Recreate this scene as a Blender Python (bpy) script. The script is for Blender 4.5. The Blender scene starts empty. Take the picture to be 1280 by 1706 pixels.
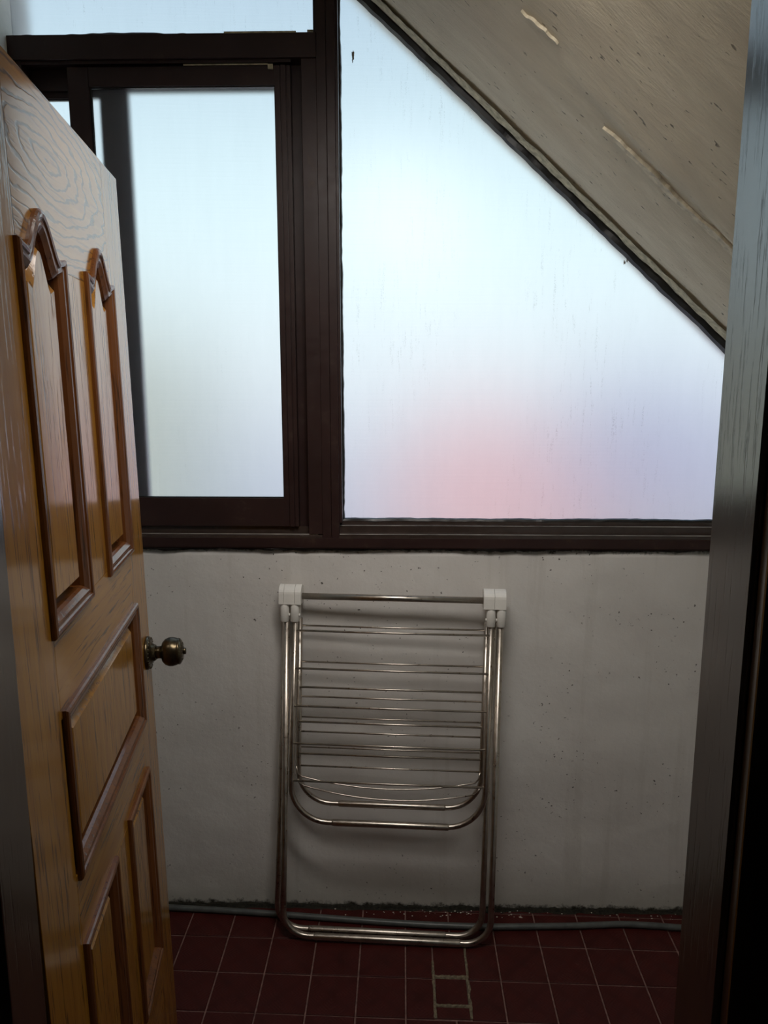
import bpy, bmesh, math, random
from mathutils import Vector, Matrix, noise
from mathutils.geometry import tessellate_polygon
from math import radians as R, sin, cos, pi
random.seed(7)
scene = bpy.context.scene
COL = scene.collection

# ------------------------------------------------------------------ camera
cam_data = bpy.data.cameras.new('camera')
cam_data.sensor_fit = 'VERTICAL'; cam_data.sensor_height = 36.0
cam_data.lens = 36.0 * 1280.0 / 1706.0
cam_data.clip_start = 0.02; cam_data.clip_end = 400
cam = bpy.data.objects.new('camera', cam_data); COL.objects.link(cam)
cam.location = (0, 0, 1.60)
cam.rotation_euler = (R(90 - 10.08), 0, R(1.4))
scene.camera = cam

# ------------------------------------------------------------------ world: pale hazy sky
SKY = 1.16
world = bpy.data.worlds.new('sky'); scene.world = world
world.use_nodes = True
wn = world.node_tree; wn.nodes.clear()
tc = wn.nodes.new('ShaderNodeTexCoord'); sp = wn.nodes.new('ShaderNodeSeparateXYZ')
rp = wn.nodes.new('ShaderNodeValToRGB'); bg = wn.nodes.new('ShaderNodeBackground'); wo = wn.nodes.new('ShaderNodeOutputWorld')
for k, (p_, c_) in enumerate(((0.0, (0.82, 0.90, 0.94)), (0.15, (0.76, 0.97, 1.0)), (0.36, (0.40, 0.54, 0.68)), (1.0, (0.24, 0.36, 0.58)))):
    el_ = rp.color_ramp.elements[k] if k < 2 else rp.color_ramp.elements.new(p_)
    el_.position = p_; el_.color = (*c_, 1)
bg.inputs['Strength'].default_value = SKY
wn.links.new(tc.outputs['Generated'], sp.inputs[0]); wn.links.new(sp.outputs['Z'], rp.inputs[0])
wn.links.new(rp.outputs[0], bg.inputs['Color']); wn.links.new(bg.outputs[0], wo.inputs[0])

# ------------------------------------------------------------------ hazy sun standing behind the house: lights the street outside, not the balcony
sd_ = bpy.data.lights.new('sun', 'SUN'); sd_.energy = 1.6; sd_.angle = R(12); sd_.color = (1.0, 0.95, 0.88)
so_ = bpy.data.objects.new('sun', sd_); COL.objects.link(so_); so_.rotation_euler = (R(48), 0, R(-12))

# ------------------------------------------------------------------ exposure / integrator
vs = scene.view_settings
vs.view_transform = 'Standard'; vs.look = 'None'; vs.gamma = 1.0; vs.use_curve_mapping = False
vs.exposure = 0.0
cy = scene.cycles
cy.use_denoising = True
cy.max_bounces = 14; cy.diffuse_bounces = 8; cy.glossy_bounces = 6; cy.transmission_bounces = 8
cy.sample_clamp_indirect = 6.0; cy.blur_glossy = 0.5

# ------------------------------------------------------------------ node helpers
class NT:
    def __init__(self, name):
        self.m = bpy.data.materials.new(name); self.m.use_nodes = True
        self.t = self.m.node_tree; self.t.nodes.clear()
        self.out = self.n('ShaderNodeOutputMaterial')
    def n(self, kind, **kw):
        nd = self.t.nodes.new(kind)
        for k, v in kw.items():
            if k.startswith('_'): setattr(nd, k[1:], v)
            else: self.set(nd, k.replace('__', ' '), v)
        return nd
    def set(self, nd, key, v):
        s = nd.inputs[int(key[1:])] if key[0] == 'i' and key[1:].isdigit() else nd.inputs[key]
        if isinstance(v, bpy.types.NodeSocket): self.t.links.new(v, s)
        else:
            if isinstance(v, tuple) and len(v) == 3 and s.type == 'RGBA': v = (*v, 1)
            s.default_value = v
    def coord(self, scale=(1, 1, 1), loc=(0, 0, 0), rot=(0, 0, 0), rnd=False):
        c = self.n('ShaderNodeTexCoord').outputs['Object']
        if rnd:
            o = self.n('ShaderNodeObjectInfo').outputs['Random']
            c = self.n('ShaderNodeVectorMath', _operation='ADD', i0=c, i1=self.n('ShaderNodeVectorMath', _operation='SCALE', i0=(13.1, 7.7, 9.3), Scale=o).outputs[0]).outputs[0]
        return self.n('ShaderNodeMapping', Vector=c, Location=loc, Rotation=rot, Scale=scale).outputs[0]
    def noise(self, vec, scale=1, detail=4, rough=0.55, dist=0.0):
        return self.n('ShaderNodeTexNoise', Vector=vec, Scale=scale, Detail=detail, Roughness=rough, Distortion=dist).outputs[0]
    def ramp(self, fac, *stops):
        r = self.n('ShaderNodeValToRGB', Fac=fac); e = r.color_ramp.elements
        while len(e) < len(stops): e.new(0.5)
        for el, (p, c) in zip(e, stops):
            el.position = p; el.color = (c, c, c, 1) if not isinstance(c, tuple) else (*c, 1)
        return r.outputs[0]
    def mix(self, fac, a, b, mode='MIX'):
        nd = self.n('ShaderNodeMixRGB', _blend_type=mode, Fac=fac, Color1=a, Color2=b); return nd.outputs[0]
    def math(self, op, a, b=0.0):
        return self.n('ShaderNodeMath', _operation=op, i0=a, i1=b).outputs[0]
    def bump(self, h, strength=0.3, dist=0.002, normal=None):
        b = self.n('ShaderNodeBump', Height=h, Strength=strength, Distance=dist)
        if normal is not None: self.set(b, 'Normal', normal)
        return b.outputs[0]
    def bsdf(self, **kw):
        b = self.n('ShaderNodeBsdfPrincipled', **kw)
        self.t.links.new(b.outputs[0], self.out.inputs['Surface']); return b

def mat_plain(name, col, rough=0.5, metal=0.0, var=0.12, vscale=30, bump=0.15, **kw):
    t = NT(name); c = t.coord()
    n = t.noise(c, vscale, 5)
    dk = tuple(x * (1 - var * 2) for x in col); lt = tuple(min(1, x * (1 + var)) for x in col)
    t.bsdf(Base__Color=t.ramp(n, (0.3, dk), (0.7, lt)), Roughness=rough, Metallic=metal, Normal=t.bump(n, bump, 0.001), **kw)
    return t.m

def mat_wood(name, light, dark, pore, axis, coat=0.9, rough=0.30, cathedral=0.0, coat_ior=1.8, coat_rough=0.13):
    # axis: 'z' or 'x' grain direction
    t = NT(name)
    sc = {'z': (1, 1, 0.045), 'x': (0.045, 1, 1)}[axis]
    c = t.coord(sc, rnd=True)
    fine = t.noise(c, 190, 3, 0.6)
    mid = t.noise(c, 38, 4, 0.6, 0.4)
    big = t.noise(t.coord((1, 1, 0.25) if axis == 'z' else (0.25, 1, 1), rnd=True), 9, 3)
    col = t.mix(t.ramp(mid, (0.35, 0.0), (0.68, 1.0)), light, dark)
    col = t.mix(t.math('MULTIPLY', t.ramp(big, (0.3, 0.0), (0.75, 1.0)), 0.35), col, dark)
    pores = t.ramp(fine, (0.56, 0.0), (0.66, 1.0))
    if cathedral:
        w = t.n('ShaderNodeTexWave', _wave_type='RINGS', _rings_direction='Y', Vector=t.coord((0.26, 1, 1), loc=(-0.08, 0, -1.90)), Scale=21, Distortion=7.5, Detail=3.0, **{'Detail__Scale': 1.4})
        lines = t.ramp(w.outputs['Fac'], (0.02, 1.0), (0.22, 0.0))
        pores = t.math('MAXIMUM', t.math('MULTIPLY', lines, cathedral), t.math('MULTIPLY', pores, 0.5))
    col = t.mix(t.math('MULTIPLY', pores, 0.9), col, pore)
    bmp = t.bump(t.math('ADD', t.math('MULTIPLY', pores, -1.0), t.math('MULTIPLY', mid, 0.3)), 0.35, 0.0006)
    t.bsdf(Base__Color=col, Roughness=rough + 0.2, Specular__IOR__Level=0.12, Normal=bmp, Coat__Weight=coat, Coat__Roughness=coat_rough, Coat__IOR=coat_ior, Coat__Normal=t.bump(t.math('MULTIPLY', pores, -1.0), 0.2, 0.0005))
    return t.m

def mat_glass(name, tint=(0.97, 0.98, 1.0), streak=0.5):
    # frosted glass: half diffuse scatter, half blurred see-through, thin dirt on the face
    t = NT(name)
    c = t.coord((1, 1, 0.09)); s1 = t.noise(c, 120, 4, 0.65)
    c2 = t.coord(); s2 = t.noise(c2, 420, 2, 0.5); s3 = t.noise(t.coord((1, 1, 0.5)), 3.2, 3)
    speck = t.math('MULTIPLY', t.ramp(s1, (0.56, 0.0), (0.66, 1.0)), t.math('MULTIPLY', t.ramp(s2, (0.5, 0.0), (0.62, 1.0)), t.ramp(s3, (0.45, 0.0), (0.6, 1.0))))
    film = t.ramp(t.noise(t.coord((1, 1, 0.15)), 26, 5, 0.7), (0.3, 0.972), (0.7, 1.0))
    fine = t.n('ShaderNodeTexWave', _wave_type='BANDS', _bands_direction='Z', Vector=t.coord(), Scale=95, Distortion=0.6, Detail=1.0).outputs['Fac']
    col = t.mix(1.0, tint, film, 'MULTIPLY')
    col = t.mix(t.math('MULTIPLY', speck, 0.4), col, (0.36, 0.35, 0.33))
    grain = t.bump(t.math('ADD', t.noise(c2, 700, 1), t.math('MULTIPLY', fine, 0.4)), 0.25, 0.0006)
    tr = t.n('ShaderNodeBsdfTranslucent', Color=col)
    rf = t.n('ShaderNodeBsdfRefraction', Color=col, Roughness=0.6, IOR=1.3, Normal=grain)
    gl = t.n('ShaderNodeBsdfGlossy', Color=(0.9, 0.9, 0.9), Roughness=0.35, Normal=grain)
    m1 = t.n('ShaderNodeMixShader', Fac=0.95, i1=tr.outputs[0], i2=rf.outputs[0])
    m2 = t.n('ShaderNodeMixShader', Fac=0.06, i1=m1.outputs[0], i2=gl.outputs[0])
    t.t.links.new(m2.outputs[0], t.out.inputs['Surface'])
    return t.m

def mat_clear(name):
    t = NT(name); t.t.links.new(t.n('ShaderNodeBsdfTransparent', Color=(0.99, 0.99, 0.99)).outputs[0], t.out.inputs['Surface']); return t.m

# plaster wall under the window: off-white paint, streaks, mould along the base and under the frame
def mat_plaster():
    t = NT('painted_plaster'); c = t.coord()
    z = t.n('ShaderNodeSeparateXYZ', Vector=c).outputs['Z']
    n1 = t.noise(c, 3.2, 5, 0.6); n2 = t.noise(c, 42, 6, 0.7); n3 = t.noise(c, 160, 3, 0.7)
    st = t.noise(t.coord((1, 1, 0.06)), 16, 4, 0.6)
    col = t.ramp(n1, (0.3, (0.66, 0.63, 0.60)), (0.7, (0.76, 0.74, 0.71)))
    col = t.mix(t.math('MULTIPLY', t.ramp(st, (0.56, 0.0), (0.66, 1.0)), 0.25), col, (0.50, 0.47, 0.42))
    # mould: ragged band at the foot
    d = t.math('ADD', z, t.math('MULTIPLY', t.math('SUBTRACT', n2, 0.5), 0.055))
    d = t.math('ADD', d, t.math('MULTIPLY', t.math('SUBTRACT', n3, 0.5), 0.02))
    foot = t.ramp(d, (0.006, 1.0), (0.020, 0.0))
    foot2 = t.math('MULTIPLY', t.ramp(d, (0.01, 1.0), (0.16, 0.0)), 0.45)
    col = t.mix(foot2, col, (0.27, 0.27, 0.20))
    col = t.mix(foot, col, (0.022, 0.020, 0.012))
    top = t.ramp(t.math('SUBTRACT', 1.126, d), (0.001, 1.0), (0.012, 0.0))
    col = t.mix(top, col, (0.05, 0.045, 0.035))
    sp = t.math('MULTIPLY', t.ramp(t.noise(c, 95, 2), (0.70, 0.0), (0.735, 1.0)), t.ramp(t.noise(c, 5.0, 2), (0.45, 0.0), (0.55, 1.0)))
    col = t.mix(sp, col, (0.09, 0.08, 0.07))
    h = t.math('ADD', t.math('MULTIPLY', t.noise(c, 12, 4, 0.5), 1.0), t.math('MULTIPLY', n3, 0.12))
    t.bsdf(Base__Color=col, Roughness=0.6, Normal=t.bump(h, 0.6, 0.006))
    return t.m

def mat_soffit():
    t = NT('raw_concrete'); c = t.coord()
    # streaks run down the slope (local x)
    s1 = t.noise(t.coord((0.28, 1, 1)), 15, 8, 0.72, 0.5); n = t.noise(c, 5, 4); f = t.noise(t.coord((0.3, 1, 1)), 120, 5, 0.7)
    col = t.ramp(s1, (0.25, (0.58, 0.51, 0.37)), (0.55, (0.70, 0.62, 0.46)), (0.78, (0.80, 0.72, 0.56)))
    col = t.mix(t.ramp(n, (0.35, 0.0), (0.7, 0.5)), col, (0.60, 0.50, 0.36))
    pit = t.ramp(t.noise(t.coord((0.45, 1, 1)), 85, 2), (0.685, 0.0), (0.73, 1.0))
    col = t.mix(t.math('MULTIPLY', pit, 0.7), col, (0.10, 0.08, 0.06))
    h = t.math('ADD', s1, t.math('ADD', t.math('MULTIPLY', f, 0.5), t.math('MULTIPLY', pit, -0.8)))
    t.bsdf(Base__Color=col, Roughness=0.85, Normal=t.bump(h, 0.8, 0.006))
    return t.m

def mat_tile():
    t = NT('dark_red_tile'); c = t.coord()
    sp = t.n('ShaderNodeSeparateXYZ', Vector=c)
    x, y = sp.outputs['X'], sp.outputs['Y']
    ax, ay = t.math('ABSOLUTE', x), t.math('ABSOLUTE', y)
    # pressed pattern: fine ribs in a diamond, plain bands along the diagonals
    rib = t.n('ShaderNodeTexWave', _wave_type='BANDS', _bands_direction='DIAGONAL', Vector=t.n('ShaderNodeCombineXYZ', X=ax, Y=ay, Z=0.0).outputs[0], Scale=60, Distortion=0.0).outputs['Fac']
    dia = t.math('ABSOLUTE', t.math('SUBTRACT', ax, ay))
    band = t.ramp(dia, (0.010, 0.0), (0.013, 1.0))
    pat = t.math('MULTIPLY', rib, band)
    n = t.noise(t.coord(rnd=True), 22, 5)
    col = t.ramp(n, (0.25, (0.036, 0.0045, 0.0035)), (0.75, (0.060, 0.0075, 0.006)))
    col = t.mix(t.math('MULTIPLY', pat, 0.3), col, (0.085, 0.016, 0.013))
    t.bsdf(Base__Color=col, Specular__IOR__Level=0.25, Roughness=t.ramp(n, (0.3, 0.42), (0.7, 0.6)), Normal=t.bump(pat, 0.35, 0.0008))
    return t.m

def mat_frame():
    t = NT('brown_aluminium'); c = t.coord()
    n = t.noise(c, 35, 6, 0.7); n2 = t.noise(c, 7, 4, 0.6)
    col = t.ramp(n2, (0.3, (0.024, 0.0115, 0.0105)), (0.7, (0.036, 0.018, 0.016)))
    dust = t.math('MULTIPLY', t.ramp(n, (0.55, 0.0), (0.72, 1.0)), t.ramp(n2, (0.45, 0.0), (0.6, 0.4)))
    col = t.mix(dust, col, (0.095, 0.065, 0.042))
    t.bsdf(Base__Color=col, Roughness=t.ramp(n, (0.3, 0.32), (0.7, 0.5)), Metallic=0.0, Specular__IOR__Level=0.3, Normal=t.bump(n, 0.06, 0.001))
    return t.m

def mat_steel():
    t = NT('stainless_steel'); n = t.noise(t.coord(), 60, 4)
    t.bsdf(Base__Color=t.ramp(n, (0.3, (0.44, 0.39, 0.34)), (0.7, (0.56, 0.51, 0.45))), Metallic=1.0, Roughness=t.ramp(n, (0.3, 0.26), (0.75, 0.40)))
    return t.m

OAK_L, OAK_D, OAK_P = (0.46, 0.205, 0.020), (0.33, 0.132, 0.011), (0.09, 0.036, 0.007)
M = dict(
    glass=mat_glass('frosted_glass'), clear=mat_clear('pane_back'),
    plaster=mat_plaster(), soffit=mat_soffit(), tile=mat_tile(), frame=mat_frame(), steel=mat_steel(),
    sidewall=mat_plain('balcony_side_plaster', (0.80, 0.79, 0.72), 0.8, vscale=8, bump=0.3),
    innerwall=mat_plain('room_wall_paint', (0.42, 0.38, 0.33), 0.85, vscale=6),
    roomfloor=mat_plain('room_floor', (0.10, 0.06, 0.04), 0.5, vscale=8),
    grout=mat_plain('floor_grout', (0.23, 0.13, 0.11), 0.9, var=0.25, vscale=60, bump=0.5),
    mortar=mat_plain('cement_patch', (0.19, 0.155, 0.10), 0.95, var=0.3, vscale=120, bump=0.8),
    ledge=mat_plain('worn_sill_ledge', (0.05, 0.034, 0.028), 0.22, vscale=50, bump=0.05, Specular__IOR__Level=0.8),
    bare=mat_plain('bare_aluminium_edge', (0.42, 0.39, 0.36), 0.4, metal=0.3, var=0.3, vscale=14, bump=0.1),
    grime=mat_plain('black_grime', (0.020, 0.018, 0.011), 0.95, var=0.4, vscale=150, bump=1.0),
    sealant=mat_plain('black_sealant', (0.012, 0.011, 0.010), 0.38, vscale=80, bump=0.6),
    oak_v=mat_wood('oak_upright_grain', OAK_L, OAK_D, OAK_P, 'z'),
    oak_h=mat_wood('oak_level_grain', OAK_L, OAK_D, OAK_P, 'x'),
    oak_top=mat_wood('oak_flame_grain', OAK_L, OAK_D, OAK_P, 'x', cathedral=0.9),
    mould=mat_wood('red_brown_moulding', (0.185, 0.064, 0.015), (0.120, 0.038, 0.009), (0.045, 0.016, 0.005), 'z', coat=0.7, rough=0.3),
    jamb=mat_wood('dark_jamb_wood', (0.060, 0.028, 0.010), (0.036, 0.016, 0.006), (0.014, 0.007, 0.003), 'z', coat=1.0, rough=0.4, coat_ior=2.8, coat_rough=0.20),
    bronze=mat_plain('antique_bronze', (0.11, 0.085, 0.05), 0.28, metal=0.9, vscale=90, bump=0.3),
    plastic=mat_plain('white_plastic', (0.80, 0.78, 0.73), 0.42, var=0.04, vscale=20, bump=0.03),
    hose=mat_plain('grey_hose', (0.085, 0.092, 0.088), 0.38, var=0.15, vscale=40, bump=0.2),
    lint=mat_plain('dried_flake', (0.30, 0.27, 0.22), 0.9, vscale=300, bump=0.8),
    crumb=mat_plain('plaster_crumb', (0.65, 0.60, 0.52), 0.9, vscale=200),
    smear=mat_plain('pale_render', (0.74, 0.66, 0.50), 0.9, var=0.15, vscale=60, bump=0.6),
    rust=mat_plain('grey_putty', (0.50, 0.44, 0.29), 0.85, var=0.25, vscale=60, bump=0.6),
    red_roof=mat_plain('red_roof_tile', (0.90, 0.50, 0.47), 0.8, vscale=2),
    blue_roof=mat_plain('slate_blue_roof', (0.52, 0.48, 0.60), 0.7, vscale=2),
    house=mat_plain('pale_house_wall', (0.86, 0.80, 0.82), 0.85, vscale=1),
    pinkwall=mat_plain('pink_house_wall', (0.92, 0.78, 0.77), 0.85, vscale=1),
    cream=mat_plain('cream_house_wall', (0.78, 0.76, 0.58), 0.85, vscale=1),
    street=mat_plain('far_ground', (0.82, 0.76, 0.76), 0.9, vscale=0.4),
    dkpane=mat_plain('house_window_pane', (0.10, 0.12, 0.14), 0.2, vscale=2),
)

# ------------------------------------------------------------------ mesh helpers
def obj(name, bm, mats, parent=None, smooth=False):
    me = bpy.data.meshes.new(name)
    bmesh.ops.recalc_face_normals(bm, faces=bm.faces[:])
    bm.to_mesh(me); bm.free()
    for m in (mats if isinstance(mats, (list, tuple)) else [mats]): me.materials.append(M[m] if isinstance(m, str) else m)
    if smooth:
        for p in me.polygons: p.use_smooth = True
    o = bpy.data.objects.new(name, me); COL.objects.link(o)
    if parent: o.parent = parent
    return o
def empty(name, loc=(0, 0, 0), parent=None):
    o = bpy.data.objects.new(name, None); COL.objects.link(o); o.location = loc; o.empty_display_size = 0.1
    if parent: o.parent = parent
    return o
def tag(o, label, cat, group=None, kind=None):
    o['label'] = label; o['category'] = cat
    if group: o['group'] = group
    if kind: o['kind'] = kind
    return o
def struct(o, label, cat): return tag(o, label, cat, kind='structure')
def box(bm, x0, x1, y0, y1, z0, z1, bev=0.0, mi=0):
    vs = [bm.verts.new((x, y, z)) for x in (x0, x1) for y in (y0, y1) for z in (z0, z1)]
    fs = [bm.faces.new([vs[i] for i in q]) for q in ((0, 1, 3, 2), (4, 6, 7, 5), (0, 4, 5, 1), (2, 3, 7, 6), (0, 2, 6, 4), (1, 5, 7, 3))]
    for f in fs: f.material_index = mi
    if bev:
        es = list({e for f in fs for e in f.edges})
        bmesh.ops.bevel(bm, geom=es, offset=bev, segments=2, profile=0.6, affect='EDGES')
def boxes(*bs, bev=0.0):
    bm = bmesh.new()
    for b in bs: box(bm, *b, bev=bev)
    return bm
def prism(bm, pts, vec):
    # pts: list of 3D points (planar polygon); extruded by vec
    a = [bm.verts.new(p) for p in pts]; b = [bm.verts.new(Vector(p) + Vector(vec)) for p in pts]
    n = len(a)
    for t in tessellate_polygon([[Vector(p) for p in pts]]):
        bm.faces.new([a[i] for i in t]); bm.faces.new([b[i] for i in reversed(t)])
    for i in range(n): bm.faces.new((a[i], a[(i + 1) % n], b[(i + 1) % n], b[i]))
def tube(bm, path, r, seg=12, closed=False, caps=True):
    path = [Vector(p) for p in path]; n = len(path); rings = []; prev = None
    rr = r if isinstance(r, (list, tuple)) else [r] * n
    for i, p in enumerate(path):
        t = ((path[min(i + 1, n - 1)] - p).normalized() + (p - path[max(i - 1, 0)]).normalized()).normalized()
        if prev is None:
            a = Vector((0, 1, 0)) if abs(t.y) < 0.9 else Vector((1, 0, 0)); prev = (a - t * a.dot(t)).normalized()
        else: prev = (prev - t * prev.dot(t)).normalized()
        b = t.cross(prev)
        rings.append([bm.verts.new(p + (prev * cos(2 * pi * k / seg) + b * sin(2 * pi * k / seg)) * rr[i]) for k in range(seg)])
    for A, B in zip(rings, rings[1:]):
        for k in range(seg): bm.faces.new((A[k], A[(k + 1) % seg], B[(k + 1) % seg], B[k]))
    if caps: bm.faces.new(rings[0][::-1]); bm.faces.new(rings[-1])
def lathe(bm, prof, mat4, seg=32):
    # prof: (radius, height) along local z
    rings = []
    for r, h in prof:
        rings.append([bm.verts.new(mat4 @ Vector((r * cos(2 * pi * k / seg), r * sin(2 * pi * k / seg), h))) for k in range(seg)])
    for A, B in zip(rings, rings[1:]):
        for k in range(seg): bm.faces.new((A[k], A[(k + 1) % seg], B[(k + 1) % seg], B[k]))
    bm.faces.new(rings[0]); bm.faces.new(rings[-1][::-1])
def rounded_u(xl_top, xl, xr, xr_top, ztop_l, ztop_r, zb, y, rad, n=9):
    # U-shaped path open at the top
    pts = [(xl_top, y, ztop_l)]
    for k in range(n + 1):
        a = pi + (pi / 2) * k / n; pts.append((xl + rad + rad * cos(a), y, zb + rad + rad * sin(a)))
    for k in range(n + 1):
        a = 1.5 * pi + (pi / 2) * k / n; pts.append((xr - rad + rad * cos(a), y, zb + rad + rad * sin(a)))
    pts.append((xr_top, y, ztop_r)); return pts
def pane(name, poly, y, parent, th=0.005):
    # poly in XZ; the room-side face is frosted, the rest clear
    bm = bmesh.new()
    a = [bm.verts.new((x, y, z)) for x, z in poly]; b = [bm.verts.new((x, y + th, z)) for x, z in poly]
    f = bm.faces.new(a); f.material_index = 0
    g = bm.faces.new(b[::-1]); g.material_index = 1
    for i in range(len(a)):
        q = bm.faces.new((a[i], a[(i + 1) % len(a)], b[(i + 1) % len(a)], b[i])); q.material_index = 1
    return obj(name, bm, ['glass', 'clear'], parent)
def wobble_strip(bm, p0, p1, side, w0, w1, thick, amp, n=90, seed=0, freq=14):
    # flat irregular bead of sealant from p0 to p1, 'side' = in-plane direction of its width, raised towards -y
    p0, p1, side = Vector(p0), Vector(p1), Vector(side)
    L = (p1 - p0).length; rows = []
    for i in range(n + 1):
        t = i / n; p = p0.lerp(p1, t)
        a = w0 + amp * noise.noise((t * L * freq, seed, 0.3)) + amp * 0.5 * noise.noise((t * L * freq * 4, seed, 5.3))
        b = w1 + amp * noise.noise((t * L * freq, seed + 9.1, 0.7)) + amp * 0.6 * noise.noise((t * L * freq * 3.5, seed + 4, 2.1))
        m = 0.5 * (a + b); th = thick * (0.8 + 0.35 * noise.noise((t * L * 20, seed, 8)))
        rows.append([bm.verts.new(p + side * a), bm.verts.new(p + side * (a * 0.7 + m * 0.3) + Vector((0, -th * 0.8, 0))),
                     bm.verts.new(p + side * m + Vector((0, -th, 0))), bm.verts.new(p + side * (b * 0.7 + m * 0.3) + Vector((0, -th * 0.8, 0))), bm.verts.new(p + side * b)])
    for A, B in zip(rows, rows[1:]):
        for k in range(4): bm.faces.new((A[k], A[k + 1], B[k + 1], B[k]))
        bm.faces.new((A[4], A[0], B[0], B[4]))
    bm.faces.new(rows[0]); bm.faces.new(rows[-1][::-1])

# ================================================================== THE SETTING
D = 2.098                    # room-side plane of the window wall
XL, XR = -1.0, 1.32          # balcony side walls
YD0, YD1 = 0.76, 0.865       # partition with the doorway
JL, JR = -0.462, 0.3516      # doorway jambs
ZC = 2.92
SL = -0.834 / 0.943          # slope of the stair soffit
def zs(x): return 2.530 + SL * (x + 0.093)

# wall below the window, gently uneven plaster
bm = bmesh.new()
nx, nz = 90, 44
gv = []
for j in range(nz + 1):
    row = []
    for i in range(nx + 1):
        x = XL + (XR - XL) * i / nx; z = -0.02 + 1.146 * j / nz
        y = D + 0.004 * noise.noise((x * 5, z * 5, 1.0)) + 0.002 * noise.noise((x * 16, z * 16, 4.0))
        row.append(bm.verts.new((x, y, z)))
    gv.append(row)
for j in range(nz):
    for i in range(nx): bm.faces.new((gv[j][i], gv[j][i + 1], gv[j + 1][i + 1], gv[j + 1][i]))
back = [bm.verts.new((x, D + 0.16, z)) for x, z in ((XL, -0.02), (XR, -0.02), (XR, 1.126), (XL, 1.126))]
bm.faces.new(back[::-1])
bm.faces.new([gv[nz][i] for i in range(nx + 1)] + [back[2], back[3]])
bm.faces.new([gv[0][i] for i in range(nx, -1, -1)] + [back[0], back[1]])
bm.faces.new([gv[j][0] for j in range(nz + 1)] + [back[3], back[0]])
bm.faces.new([gv[j][nx] for j in range(nz, -1, -1)] + [back[1], back[2]])
wb = obj('wall_back', bm, 'plaster', smooth=True)
struct(wb, 'off-white plaster wall under the windows, mouldy along its foot', 'wall')

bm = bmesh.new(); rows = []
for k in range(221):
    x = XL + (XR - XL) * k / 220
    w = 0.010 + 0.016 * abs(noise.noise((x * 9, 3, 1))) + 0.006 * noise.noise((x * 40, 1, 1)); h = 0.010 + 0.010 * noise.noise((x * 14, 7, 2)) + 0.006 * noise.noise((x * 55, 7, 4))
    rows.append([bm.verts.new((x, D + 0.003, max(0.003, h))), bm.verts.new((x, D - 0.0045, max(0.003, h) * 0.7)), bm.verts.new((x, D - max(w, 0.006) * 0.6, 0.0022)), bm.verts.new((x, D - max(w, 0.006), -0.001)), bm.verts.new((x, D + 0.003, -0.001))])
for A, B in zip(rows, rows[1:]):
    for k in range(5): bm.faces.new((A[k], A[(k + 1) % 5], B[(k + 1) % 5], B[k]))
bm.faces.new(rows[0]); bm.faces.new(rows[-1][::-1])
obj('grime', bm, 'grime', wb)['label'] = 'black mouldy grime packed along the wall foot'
struct(obj('wall_left', boxes((XL - 0.15, XL, YD1, D + 0.16, -0.02, ZC)), 'sidewall'), 'pale plaster side wall seen above the open door', 'wall')
struct(obj('wall_right', boxes((XR, XR + 0.15, YD1, D + 0.16, -0.02, ZC)), 'sidewall'), 'balcony side wall hidden behind the right door jamb', 'wall')
bm = boxes((-1.9, JL - 0.045, YD0 + 0.01, YD1, -0.02, ZC), (JR + 0.045, 1.9, YD0 + 0.01, YD1, -0.02, ZC), (JL - 0.045, JR + 0.045, YD0 + 0.01, YD1, 2.055, ZC))
struct(obj('wall_front', bm, 'sidewall'), 'partition wall around the balcony doorway', 'wall')

# sloping concrete soffit (underside of a stair), built along its slope so streaks follow it
ang = math.atan(SL)
sof = empty('ceiling', (-0.093, 0, 2.530)); sof.rotation_euler = (0, -ang, 0)   # local x runs down the slope
struct(sof, 'rough sloping concrete soffit cutting across the right window', 'ceiling')
bm = bmesh.new()
x0, x1 = -0.75, 2.0; nx, ny = 130, 60; gv = []
for j in range(ny + 1):
    row = []
    for i in range(nx + 1):
        x = x0 + (x1 - x0) * i / nx; y = YD1 + (D + 0.16 - YD1) * j / ny
        z = 0.004 * noise.noise((x * 2, y * 6, 2)) + 0.0022 * noise.noise((x * 7, y * 26, 3))
        # a step in the render about half a metre in front of the window
        step = 1.62 + 0.020 * noise.noise((x * 5, 0, 7))
        k = max(0.0, min(1.0, (step - y) / 0.012))
        k *= max(0.0, min(1.0, (x - 0.45) / 0.35))
        z -= 0.014 * k - 0.003
        row.append(bm.verts.new((x, y, z)))
    gv.append(row)
for j in range(ny):
    for i in range(nx): bm.faces.new((gv[j][i], gv[j + 1][i], gv[j + 1][i + 1], gv[j][i + 1]))
tp = [bm.verts.new(p) for p in ((x0, YD1, 0.15), (x1, YD1, 0.15), (x1, D + 0.16, 0.15), (x0, D + 0.16, 0.15))]
bm.faces.new(tp)
bm.faces.new([gv[0][i] for i in range(nx + 1)] + [tp[1], tp[0]]); bm.faces.new([gv[ny][i] for i in range(nx, -1, -1)] + [tp[3], tp[2]])
bm.faces.new([gv[j][0] for j in range(ny, -1, -1)] + [tp[0], tp[3]]); bm.faces.new([gv[j][nx] for j in range(ny + 1)] + [tp[2], tp[1]])
obj('soffit_slab', bm, 'soffit', sof, smooth=True)
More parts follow.
